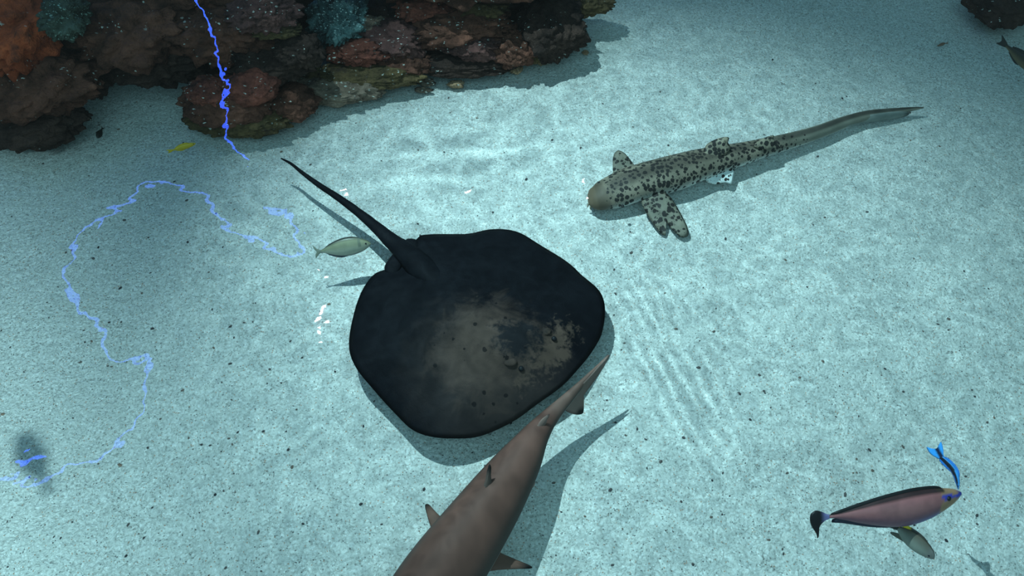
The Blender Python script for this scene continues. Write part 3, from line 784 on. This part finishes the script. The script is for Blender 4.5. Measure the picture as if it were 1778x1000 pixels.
SLIM = [(0, .01, -.01, .008), (.06, .05, -.045, .03), (.2, .10, -.09, .055), (.45, .125, -.12, .065), (.7, .095, -.09, .045), (.9, .045, -.045, .02), (1, .03, -.03, .014)]
def tail_pts(s=.16): return [(.97, .028), (1.08, .07), (1.22, s), (1.16, .03), (1.16, -.03), (1.22, -s), (1.08, -.07), (.97, -.028)]
def slim(name, label, head, tail, tilt, ct, cb, cf=None, prof=SLIM, s=.14):
    cf = cf or ct
    return fish(name, label, 'fish', head, tail, tilt, prof, lambda t, q, v: lerp(cb, ct, sstep(-.5, .5, q)),
                [('dorsal_fin', [(.25, .10), (.4, .17), (.65, .15), (.85, .08), (.8, .05), (.5, .10)], .02, cf),
                 ('anal_fin', [(.5, -.10), (.62, -.15), (.85, -.075), (.8, -.045)], .02, cf), ('tail_fin', tail_pts(s), .02, cf)], eye=(.1, .02, .022), seg=28, k=16)
slim('yellow_wrasse', 'small bright yellow fish near the front boulder', (340, 249, .14), (299, 261, .14), 25, (.62, .42, .015), (.55, .36, .02), s=.08)
slim('dark_damselfish', 'tiny black fish above the sand in the reef gap', (169, 240, .09), (177, 224, .09), 10, (.018, .018, .014), (.016, .016, .014), prof=[(t, a * 1.9, b * 1.9, c_ * 1.6) for t, a, b, c_ in SLIM])
slim('grey_shadow_shape', 'tiny grey fish shape added for a faint shadow close to the blackish low rock', (92, 268, .04), (109, 257, .04), 30, (.17, .16, .15), (.22, .2, .18))  # grey fish shape stands in for a small shadow on the sand
slim('brown_goby', 'tiny reddish-brown fish on open sand near the top right', (1627, 80, .04), (1643, 75, .04), 30, (.22, .11, .07), (.24, .16, .11))
slim('banded_fish', 'dark olive fish cut off by the right edge near the top', (1806, 132, .26), (1747, 79, .26), 30, (.05, .042, .03), (.16, .12, .06), (.03, .028, .025), s=.10)

# fish swimming just beyond the frame; their shadows fall on the sand in view
def beyond(S, lamp, z):
    return S + (lamp - S) * (z / lamp.z)
Lm = main.location
for lab, sh, st_, lamp, z in (('grey fish beyond the left edge whose shadow lies on the sand', (30, 752), (78, 838), LAMP2, .8),):
    h, t = beyond(P(*sh), lamp, z), beyond(P(*st_), lamp, z)
    def px(p):
        d = p - CAM; q = d.dot(AZ); return (889 + F * d.x / q, 500 - F * d.dot(AY) / q)
    print('BEYOND', px(h), px(t), z)
    slim('grey_fish', lab, (*px(h), z), (*px(t), z), 25, (.2, .2, .18), (.4, .4, .38), prof=[(a, b * 1.7, c_ * 1.7, d * 2.6) for a, b, c_, d in SLIM])
print('LAMPS', LAMP, LAMP2)

# ------------------------------------------------------------------ water surface
def water():
    m = bpy.data.materials.new('water'); m.use_nodes = True; nt = m.node_tree; nt.nodes.clear()
    out = N(nt, 'ShaderNodeOutputMaterial'); g = nt.nodes.new('ShaderNodeTexCoord').outputs['Object']
    n1 = noise_n(nt, g, 5.5, 2, .5); n2 = noise_n(nt, g, 15, 1, .4)
    h = M(nt, 'ADD', n1.outputs[0], M(nt, 'MULTIPLY', n2.outputs[0], .22))
    bp = N(nt, 'ShaderNodeBump'); bp.inputs['Strength'].default_value = 1.0; bp.inputs['Distance'].default_value = .0010
    nt.links.new(h, bp.inputs['Height'])
    lw = N(nt, 'ShaderNodeLayerWeight'); lw.inputs[0].default_value = .5
    fres = M(nt, 'MULTIPLY_ADD', M(nt, 'POWER', lw.outputs['Facing'], 5.0), .98, .02)
    tr = N(nt, 'ShaderNodeBsdfTransparent'); tr.inputs[0].default_value = (.715, .94, 1.0, 1)
    gl = N(nt, 'ShaderNodeBsdfGlossy'); gl.inputs['Roughness'].default_value = 0.0; gl.inputs[0].default_value = (1, 1, 1, 1); nt.links.new(bp.outputs[0], gl.inputs['Normal'])
    mx = N(nt, 'ShaderNodeMixShader'); nt.links.new(fres, mx.inputs[0]); nt.links.new(tr.outputs[0], mx.inputs[1]); nt.links.new(gl.outputs[0], mx.inputs[2])
    nt.links.new(mx.outputs[0], out.inputs[0])
    v = [(-9, -3, WATER), (9, -3, WATER), (9, 13, WATER), (-9, 13, WATER)]
    o = build('water_surface', v, [(0, 1, 2, 3)], m, origin=Vector((0, 0, WATER)), smooth=False)
    tag(o, 'clear gently rippled water surface over the whole pool', 'water', kind='stuff')
water()

# ------------------------------------------------------------------ lamps above the pool that mirror in the water
HB = 6.7
BLUE = emit('blue_led', (.04, .12, 1.0), 36); BLUEP = emit('blue_led_dim', (.09, .20, 1.0), 19)
def strip(label, pxs, w_, mat):
    pts = catmull([mirror(x, y, HB) for x, y in pxs], max(12, len(pxs) * 6))
    tv, tf = tube(pts, [w_] * len(pts), 6)
    o = build('led_strip', tv, tf, mat); tag(o, label, 'light strip', 'blue light strips above the pool')
strip('blue light strip mirrored as the steep zigzag line crossing the reef', [(322, -40), (340, 3), (362, 40), (376, 75), (388, 118), (396, 150), (391, 190), (394, 235), (408, 262), (428, 282)], .022, BLUE)
strip('blue light strip mirrored as the large open loop on the left', [(500, 368), (507, 392), (522, 415), (521, 440), (490, 440), (455, 420), (408, 398), (382, 372), (345, 340), (300, 322), (250, 325), (218, 350), (170, 382), (134, 410), (124, 440), (113, 472), (128, 510),
       (150, 545), (176, 572), (183, 600), (198, 623), (235, 626), (262, 614)], .026, BLUEP)
strip('blue light strip mirrored as the faint lower end of the loop', [(262, 614), (254, 650), (246, 690), (238, 728), (212, 765), (178, 790), (130, 815), (80, 832), (20, 842)], .020, BLUEP)
strip('blue light strip mirrored as a short dash at the left edge', [(22, 802), (45, 796), (70, 787)], .019, BLUE)
strip('blue light strip mirrored as a pale dash at the left edge under the short one', [(-20, 832), (5, 826), (22, 820)], .040, BLUEP)
strip('blue light strip mirrored as the small pale flag above the loop end', [(452, 364), (478, 367), (500, 368)], .038, BLUEP)

WHITE = emit('lamp_panel', (1, .98, .96), 120); HOUS = plain('lamp_housing', (.05, .05, .05))
def panel(px, py, hw, hh, name, parent, h=LAMP_H):
    c = [mirror(px + a * hw, py + b * hh, h) for a, b in ((-1, -1), (1, -1), (1, 1), (-1, 1))]
    v = [Vector(q) for q in c] + [Vector(q) + Vector((0, 0, .03)) for q in c]
    f = [(0, 1, 2, 3), (7, 6, 5, 4), (0, 4, 5, 1), (1, 5, 6, 2), (2, 6, 7, 3), (3, 7, 4, 0)]
    return build(name, v, f, WHITE, parent, smooth=False)
def lamp_fixture(label, panels, group=None):
    cx = sum(p[0] for p in panels) / len(panels); cy = sum(p[1] for p in panels) / len(panels)
    c = mirror(cx, cy, LAMP_H)
    root = empty('ceiling_lamp', c + Vector((0, 0, .03))); tag(root, label, 'lamp', group)
    for p in panels: panel(*p, 'lamp_panel', root)
    xs = [mirror(p[0] + s * (p[2] + 4), p[1] + q * (p[3] + 4), LAMP_H) for p in panels for s in (-1, 1) for q in (-1, 1)]
    x0, x1 = min(q.x for q in xs), max(q.x for q in xs); y0, y1 = min(q.y for q in xs), max(q.y for q in xs); z = c.z + .032
    v = [(x, y, zz) for zz in (z, z + .08) for x, y in ((x0, y0), (x1, y0), (x1, y1), (x0, y1))]
    build('housing', v, [(3, 2, 1, 0), (4, 5, 6, 7), (0, 1, 5, 4), (1, 2, 6, 5), (2, 3, 7, 6), (3, 0, 4, 7)], HOUS, root, smooth=False)
lamp_fixture('white ceiling lamp mirrored as a column of white patches left of the ray', [(560, 477, 4, 2), (566, 536, 6, 2), (560, 553, 6, 3), (560, 572, 6, 6), (560, 590, 4, 1.5)])
lamp_fixture('small added white lamp mirrored as a dash near the ray tail', [(600, 333, 5, 1.5)])  # this and the next three lamps are added to make small glints
lamp_fixture('small added white lamp mirrored as a dash between ray and spotted shark', [(815, 328, 4, 1.8)])
lamp_fixture('small added white lamp mirrored as a glint on the spotted shark snout', [(1021, 342, 4, 2)])
lamp_fixture('small added white lamp mirrored as a glint left of the spotted shark', [(1014, 310, 4, 2)])

for o in bpy.data.objects:
    if '_o' in o: del o['_o']
